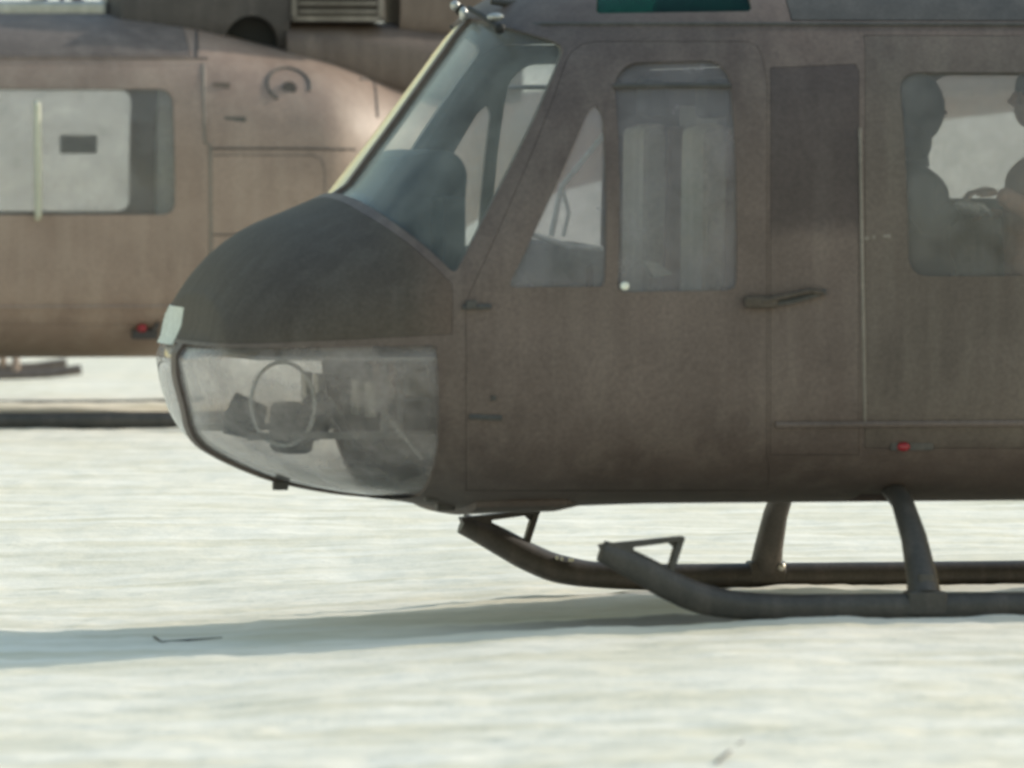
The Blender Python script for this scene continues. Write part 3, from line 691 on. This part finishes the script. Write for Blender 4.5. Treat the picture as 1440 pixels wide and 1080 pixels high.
# --- details of the nearer helicopter
def flank_strip(fr, pts, r, root, name, mat, extra=.002):
    dn = [pts[0]]
    for a_, b2 in zip(pts[:-1], pts[1:]):
        n_ = max(1, int(math.hypot(b2[0] - a_[0], b2[1] - a_[1]) / 12)); dn += [(a_[0] + (b2[0] - a_[0]) * k / n_, a_[1] + (b2[1] - a_[1]) * k / n_) for k in range(1, n_ + 1)]
    P_ = [side(a, b_, fr) for a, b_ in dn]
    return part(name, MB().tube([(x, -(halfw(x, z) + extra), z) for x, z in P_], r, 6).done(name), mat, root)
def flank_box(fr, px, py, w, h, d, root, name, mat, bev=.004):
    x, z = side(px, py, fr); y = -halfw(x, z)
    return part(name, MB().box((x - w / 2, y - d, z - h / 2), (x + w / 2, y + .02, z + h / 2), bev).done(name), mat, root)
x, z = side(1270, 628); y = -halfw(x, z)
nl = part('navigation_light', MB().ball((x, y - .01, z), (.026, .022, .018)).done('nl'), M['red'], h1)
part('light_base', MB().box((x - .05, y - .012, z - .016), (x + .12, y + .02, z + .016), .008).done('lb'), M['gear'], nl)
# stencilled marks by the cargo door
for k, (a, w_) in enumerate([(1219, .018), (1229, .012), (1247, .030)]): flank_box(FG, a, 335 - k * 1.5, w_, .014, .0015, h1, 'stencil_mark', M['worn'], 0)
flank_strip(FG, [(650, 432), (690, 431)], .012, h1, 'hinge', M['roof'])
flank_strip(FG, [(660, 586), (705, 588)], .012, h1, 'hinge', M['roof'])
flank_box(FG, 662, 428, .04, .03, .02, h1, 'hinge', M['roof'])
for px_, py_, w_, h_ in ((694, 560, .02, .02),): flank_box(FG, px_, py_, w_, h_, .01, h1, 'latch', M['gear'])
flank_strip(FG, [(1062, 430), (1110, 424), (1160, 410)], .012, h1, 'grab_rail', M['roof'], .012)
# white patch on the nose front
wp = boolean(THIN, MB().prism([FG.loc(180, 438, .3), FG.loc(262, 430, .3), FG.loc(266, 442, .3), FG.loc(250, 447, .3), FG.loc(253, 470, .3), FG.loc(246, 484, .3), FG.loc(180, 482, .3)], .16, .62).done('c', False), 'INTERSECT')
wp.materials.clear(); shell_normals(wp); part('white_nose_patch', wp, M['white'], h1)
# windshield wiper and its fittings
def rf(px, py, yl): x, z = FG.loc(px, py, yl); return (x, yl, z)
b_ = MB().tube([rf(660, 12, -.1), rf(678, 22, -.35), rf(702, 40, -.6)], .011, 8).ball(rf(703, 40, -.6), .022).ball(rf(648, 14, 0), .024)
wi = part('wiper', b_.done('wiper'), M['black'], h1)
for p_, r_ in ((rf(652, 20, -.05), (.018, .02, .028)), (rf(697, 24, -.5), (.034, .02, .016)), (rf(640, 8, 0), (.02, .02, .02))): part('wiper_fitting', MB().ball(p_, r_).done('wf'), M['metal'], wi)
part('roof_antenna', MB().tube([rf(690, 2, -.3), rf(730, 6, -.3), rf(765, 2, -.3)], [.012, .02, .008], 8).done('ra'), M['roof'], h1)
# under-nose fittings
def ub(name, px, py, yl, w, d, h, mat=M['gear']):
    x, z = FG.loc(px, py, yl); part(name, MB().box((x - w / 2, yl - d / 2, z - h / 2), (x + w / 2, yl + d / 2, z + h / 2), .006).done(name), mat, h1)
ub('belly_antenna', 394, 683, -.1, .06, .03, .035)
ub('belly_fitting', 626, 709, -.5, .07, .05, .05)
ub('belly_fitting', 606, 699, -.6, .05, .05, .03)
part('belly_fairing', loft('bf', [(FG.loc(632, 0, -.4)[0], .5, .42, .50, 2), (FG.loc(648, 0, -.4)[0], .7, .365, .5, 2.6), (FG.loc(700, 0, -.4)[0], .75, .372, .5, 2.6), (FG.loc(770, 0, -.4)[0], .75, .376, .5, 2.6), (FG.loc(880, 0, -.4)[0], .3, .42, .46, 2)]), M['brown'], h1)
for k, (px_, w_) in enumerate([(783, .012), (790, .010), (803, .022)]):
    x, z = FG.loc(px_, 785 + k * 1.5, SK - .048); part('stencil_mark', MB().box((x - w_ / 2, SK - .056, z - .006), (x + w_ / 2, SK - .045, z + .008)).done('sm'), M['white'], h1)
x, z = FG.loc(1099, 797, SK - .06); part('bolt', MB().ball((x, SK - .06, z), (.018, .02, .02)).done('bolt'), M['metal'], h1)
x, z = side(878, 402); part('window_latch', MB().ball((x, -halfw(x, z) - .008, z), (.018, .012, .016)).done('wl'), M['white'], h1)
# folded map, added for a white flash seen through the door window
mp = MB().prism([FG.loc(903, 366, -.75), FG.loc(922, 370, -.75), FG.loc(944, 385, -.75), FG.loc(918, 390, -.75)], -.78, -.70).done('map')
tag(part('added_folded_map', mp, M['white']), 'small white folded map added by the cockpit door window', 'map')
o = bpy.data.objects['added_folded_map']; o.location = (FG.x0, FG.y0, 0); o.rotation_euler = (0, 0, FG.th)

# --- details of the farther helicopter (traced on its own flank)
flank_strip(BG, [(297, 209), (400, 209), (500, 210)], .007, h2, 'panel_seam', M['cowldark'], 0)
flank_strip(BG, [(300, 218), (440, 218), (452, 224), (457, 240), (458, 330)], .005, h2, 'panel_seam', M['tandark'], 0)
flank_strip(BG, [(286, 90), (288, 200), (296, 205), (297, 380)], .009, h2, 'panel_joint', M['worn'], 0)
flank_strip(BG, [(277, 44), (277, 82)], .010, h2, 'panel_joint', M['cowldark'], 0)
flank_strip(BG, [(298, 330), (360, 330)], .005, h2, 'panel_seam', M['cowldark'], 0)
flank_strip(BG, [(506, 112), (524, 112), (528, 125), (531, 165)], .009, h2, 'panel_seam', M['cowldark'], 0)
x, z = side(407, 124, BG); y = -halfw(x, z)
fc = part('filler_cap', MB().tube([(x, y - .02, z), (x, y + .03, z)], .042, 20).done('cap'), M['cowldark'], h2)
arc = [(x + .135 * math.cos(a), 0, z + .02 + .105 * math.sin(a)) for a in np.linspace(R(-20), R(235), 21)]
part('filler_gutter', MB().tube([(a, -halfw(a, c2) - .003, c2) for a, _, c2 in arc], .010, 6).done('fg'), M['greymark'], h2)
flank_box(BG, 331, 168, .13, .03, .003, h2, 'stencil_mark', M['greymark'], 0)
flank_box(BG, 312, 122, .10, .05, .002, h2, 'stencil_mark', M['tandark'], 0)
x, z = side(201, 461, BG); y = -halfw(x, z)
nl = part('navigation_light', MB().ball((x - .01, y - .03, z), (.032, .03, .026)).done('nl'), M['red'], h2)
part('light_base', MB().box((x - .07, y - .03, z - .07), (x + .09, y + .03, z - .012), .01).tube([(x + .06, y - .03, z - .02), (x + .09, y - .05, z + .03)], .015, 8).done('lb'), M['cowldark'], nl)
def bgl(px, py, yl): x, z = BG.loc(px, py, yl); return (x, yl, z)
a, c_ = side(52, 148, BG), side(53, 304, BG)
part('handrail', MB().tube([(a[0], -halfw(*a) - .005, a[1] + .01), (a[0], -halfw(*a) - .035, a[1]), (c_[0], -halfw(*c_) - .035, c_[1]), (c_[0], -halfw(*c_) - .005, c_[1] - .01)], .022, 10).done('pale_bar'), M['worn_pale'], h2)
a, c_ = bgl(85, 190, .9), bgl(136, 216, .9)
part('wall_box', MB().box((a[0], .86, a[2]), (c_[0], .95, c_[2]), .006).done('wb'), M['inner'], h2)
a = bgl(229, 205, -.2); part('bulkhead_fitting', MB().box((4.77, -.30, a[2] - .05), (4.82, -.18, a[2] + .05), .01).tube([(4.79, -.24, a[2] + .05), (4.79, -.24, a[2] - .40)], .012, 8).done('bf'), M['hood'], h2)
# pushrods and struts around the rotor mast
a, c_ = bgl(100, -6, -.2), bgl(146, 22, -.2)
part('control_rod', MB().tube([a, c_], .02, 8).done('rod'), M['seatframe'], h2)
a, c_ = bgl(149, -8, -.2), bgl(149, 24, -.2)
part('control_rod', MB().tube([a, c_], .014, 8).done('rod'), M['metal'], h2)
a, c_ = bgl(87, -8, -.1), bgl(87, 18, -.1)
part('control_rod', MB().tube([a, c_], .016, 8).done('rod'), M['seatframe'], h2)
a, c_ = bgl(54, 8, -.1), bgl(100, 9, -.1)
part('control_rod', MB().tube([a, c_], .022, 8).done('rod'), M['cowldark'], h2)

# ------------------------------------------------------------------ small observation helicopter farther back
D3 = 1.919 * FPX / (536 - HOR)
r3 = empty('light_helicopter', ((118 - 720) / FPX * D3, D3, 0), 0.10)
tag(r3, 'light helicopter far behind, only its thin skid and post showing under the tan one', 'helicopter')
def sk3(y): return MB().tube([(-2.6, y, .05), (-.55, y, .045), (-.25, y, .055), (-.02, y, .085)], [.03, .033, .034, .038], 10).done('skid')
k3 = D3 / FPX
for y in (0, 1.9):
    part('skid', sk3(y), M['tandark'], r3)
    for x in (-96 * k3, -96 * k3 - 1.3): part('leg', MB().tube([(x, y, .05), (x, y + (.03 if y == 0 else -.03), .25), (x, y + (.3 if y == 0 else -.3), .55)], .03, 8).done('leg'), M['tan'], r3)
part('fuselage', loft('egg', [(-.62, .05, 1.0, 1.2, 2), (-.72, .35, .8, 1.45, 2), (-1.0, .58, .58, 1.75, 2.2), (-1.5, .68, .5, 1.95, 2.3), (-2.2, .68, .5, 2.0, 2.3), (-2.9, .55, .75, 1.95, 2.2), (-3.5, .22, 1.3, 1.75, 2), (-6.6, .10, 1.5, 1.7, 2)]), M['tandark'], r3)
bpy.data.objects[[c2.name for c2 in r3.children if c2.name.startswith('fuselage')][0]].location = (0, .95, 0)
part('tail_fin', MB().prism([(-6.3, 1.6), (-6.8, 2.25), (-6.95, 2.25), (-6.7, 1.5)], .92, .98).done('fin'), M['tandark'], r3)

# ------------------------------------------------------------------ people in the cabin of the nearer helicopter
def skin_body(name, joints, edges, root=0, sub=2):
    me = bpy.data.meshes.new(name); me.from_pydata([j[0] for j in joints], edges, []); me.update()
    o = bpy.data.objects.new('tmp', me); COL.objects.link(o)
    sm_ = o.modifiers.new('s', 'SKIN'); sm_.use_smooth_shade = True
    for k, j in enumerate(joints):
        me.skin_vertices[0].data[k].radius = (j[1], j[2] if len(j) > 2 else j[1]); me.skin_vertices[0].data[k].use_root = (k == root)
    ss = o.modifiers.new('u', 'SUBSURF'); ss.levels = sub; ss.render_levels = sub
    dg = bpy.context.evaluated_depsgraph_get(); dg.update()
    m2 = bpy.data.meshes.new_from_object(o.evaluated_get(dg)); bpy.data.objects.remove(o)
    for p in m2.polygons: p.use_smooth = True
    m2.materials.clear()
    return m2
def head_mesh(c_, f):
    """head centred at c_, facing local x direction f (+1/-1)"""
    b_ = MB().ball(c_, (.092, .074, .115), 24)
    b_.ball((c_[0] + f * .03, c_[1], c_[2] - .055), (.066, .056, .07), 18)
    b_.tube([(c_[0] + f * .085, c_[1], c_[2] + .02), (c_[0] + f * .112, c_[1], c_[2] - .022), (c_[0] + f * .09, c_[1], c_[2] - .034)], [.010, .017, .012], 10)
    b_.tube([(c_[0] + f * .082, c_[1] - .022, c_[2] - .060), (c_[0] + f * .094, c_[1], c_[2] - .058), (c_[0] + f * .082, c_[1] + .022, c_[2] - .060)], .008, 8)
    for s_ in (-1, 1):
        b_.ball((c_[0] - f * .005, c_[1] + s_ * .074, c_[2] - .01), (.018, .008, .032), 10)
        b_.ball((c_[0] + f * .078, c_[1] + s_ * .03, c_[2] + .012), (.012, .014, .008), 10)
    b_.tube([(c_[0] - f * .02, c_[1], c_[2] - .07), (c_[0] - f * .035, c_[1], c_[2] - .20)], [.05, .056], 14)
    return b_.done('head')
def hand_mesh(w, f, d=0.0):
    b_ = MB().ball((w[0] + f * .045, w[1], w[2]), (.048, .038, .020), 14)
    for k, (o2, ln) in enumerate([(-.028, .062), (-.010, .075), (.009, .070), (.027, .055)]):
        p0 = (w[0] + f * .078, w[1] + o2, w[2] + .002); p1 = (p0[0] + f * ln * .45, p0[1], p0[2] - .006); p2 = (p0[0] + f * ln * .75, p0[1], p0[2] - .026)
        b_.tube([p0, p1, p2], [.010, .0095, .007], 8)
    b_.tube([(w[0] + f * .03, w[1] - .034, w[2]), (w[0] + f * .055, w[1] - .055, w[2] - .006), (w[0] + f * .082, w[1] - .05, w[2] - .016)], [.013, .011, .008], 8)
    return b_.done('hand')
def person(hx, hz, hy, f, lean, arm_px, coat, headgear, label, gl_mat, band, hood=False):
    """seated figure; hx,hz head centre, f facing along the cabin"""
    seat_z = 1.12
    hip = (hx - f * lean, hy, seat_z)
    sh = (hx - f * .05, hy, hz - .30)
    J = [(hip, .16, .15), ((hx - f * lean * .5, hy, seat_z + .22), .165, .15), ((hx + f * .0, hy, hz - .40), .185, .165), (sh, .13, .13), ((hx - f * .035, hy, hz - .19), .062, .062)]
    E = [(0, 1), (1, 2), (2, 3), (3, 4)]
    hands = []
    for s_, tgt in zip((-1, 1), arm_px):
        k = len(J); S0 = (sh[0], hy + s_ * .19, sh[2] - .01)
        el = ((S0[0] + tgt[0]) / 2 - f * .03, hy + s_ * .25, min(S0[2], tgt[2]) - .10)
        J += [(S0, .075, .072), (el, .056, .056), (tgt, .038, .036)]; E += [(3, k), (k, k + 1), (k + 1, k + 2)]; hands.append(tgt)
        k = len(J); kn = (hip[0] + f * .44, hy + s_ * .11, seat_z + .03)
        J += [((hip[0] + f * .10, hy + s_ * .10, seat_z), .095, .09), (kn, .068, .068), ((kn[0] + f * .02, kn[1], .78), .048, .05), ((kn[0] + f * .02, kn[1], .68), .04, .045), ((kn[0] + f * .16, kn[1], .675), .035, .03)]
        E += [(0, k), (k, k + 1), (k + 1, k + 2), (k + 2, k + 3), (k + 3, k + 4)]
    p = part('person', skin_body('person', J, E), coat); p.location = (FG.x0, FG.y0, 0); p.rotation_euler = (0, 0, FG.th)
    tag(p, label, 'person')
    part('head', head_mesh((hx, hy, hz), f), M['skin'], p)
    b_ = MB().ball((hx - f * .01, hy, hz + .035), (.104, .086, .095), 20)
    if band: b_.prism([(hx + f * .07, hz + .055), (hx + f * .15, hz + .035), (hx + f * .15, hz + .043), (hx + f * .07, hz + .07)], hy - .06, hy + .06)
    b_.ball((hx - f * .035, hy, hz - .03), (.080, .080, .10), 16)
    if hood: b_.ball((hx - f * .022, hy, hz + .0), (.136, .12, .15), 24).ball((hx - f * .05, hy, hz - .13), (.11, .13, .11), 20)
    part('headgear', b_.done('cap'), headgear, p)
    b_ = MB().tube([(hx - f * .03, hy, hz - .13), (hx - f * .045, hy, hz - .21)], [.072, .10], 16)
    part('collar', b_.done('collar'), coat, p)
    for h_ in hands: part('hand', hand_mesh(h_, f), gl_mat, p)
    return p
hx, hz = FG.loc(1288, 152, -.35)
w1 = FG.loc(1342, 288, -.55); w2 = FG.loc(1350, 296, -.15)
person(hx, hz, -.35, 1, .06, [(w1[0], -.55, w1[1]), (w2[0], -.15, w2[1])], M['coat'], M['coat'], 'person in dark blue grey hooded coat sitting behind the cargo window, pale gloves', M['glove'], False, True)
hx, hz = FG.loc(1460, 136, -.35)
w1 = FG.loc(1402, 270, -.60); w2 = FG.loc(1415, 300, -.12)
person(hx, hz, -.35, -1, .02, [(w1[0], -.60, w1[1]), (w2[0], -.12, w2[1])], M['jacket'], M['hat'], 'person in brown jacket leaning forward at the right edge of the cargo window', M['skin'], False)

# ------------------------------------------------------------------ dry stalks poking out of the snow
def gpt(px, py):
    x = y = 0.0; y = CAMZ * FPX / (py - HOR)
    for _ in range(12):
        x = (px - 720) / FPX * y; z = float(ground_z(np.array([x]), np.array([y]))[0]); y = (CAMZ - z) * FPX / (py - HOR)
    return Vector((x, y, z))
def stalk(pts, r, label):
    P0 = gpt(*pts[0]); b_ = MB(); P_ = []
    for k, (px, py, h) in enumerate([(a[0], a[1], a[2] if len(a) > 2 else .006) for a in pts]):
        g_ = gpt(px, py); P_.append(Vector((g_.x, g_.y, g_.z + h)) - P0)
    b_.tube(P_, [r] * (len(P_) - 1) + [r * .5], 6)
    o = part('dry_stalk', b_.done('stalk'), M['cowldark'], None); o.location = P0; tag(o, label, 'stalk', 'dry stalks in the snow'); return o
stalk([(216, 898), (226, 906), (262, 903), (312, 899)], .0045, 'dark dry stalk lying in the long shadow left of the skid')
stalk([(1008, 1076), (1024, 1062), (1046, 1044)], .004, 'thin dry stalk near the bottom edge below the skid')
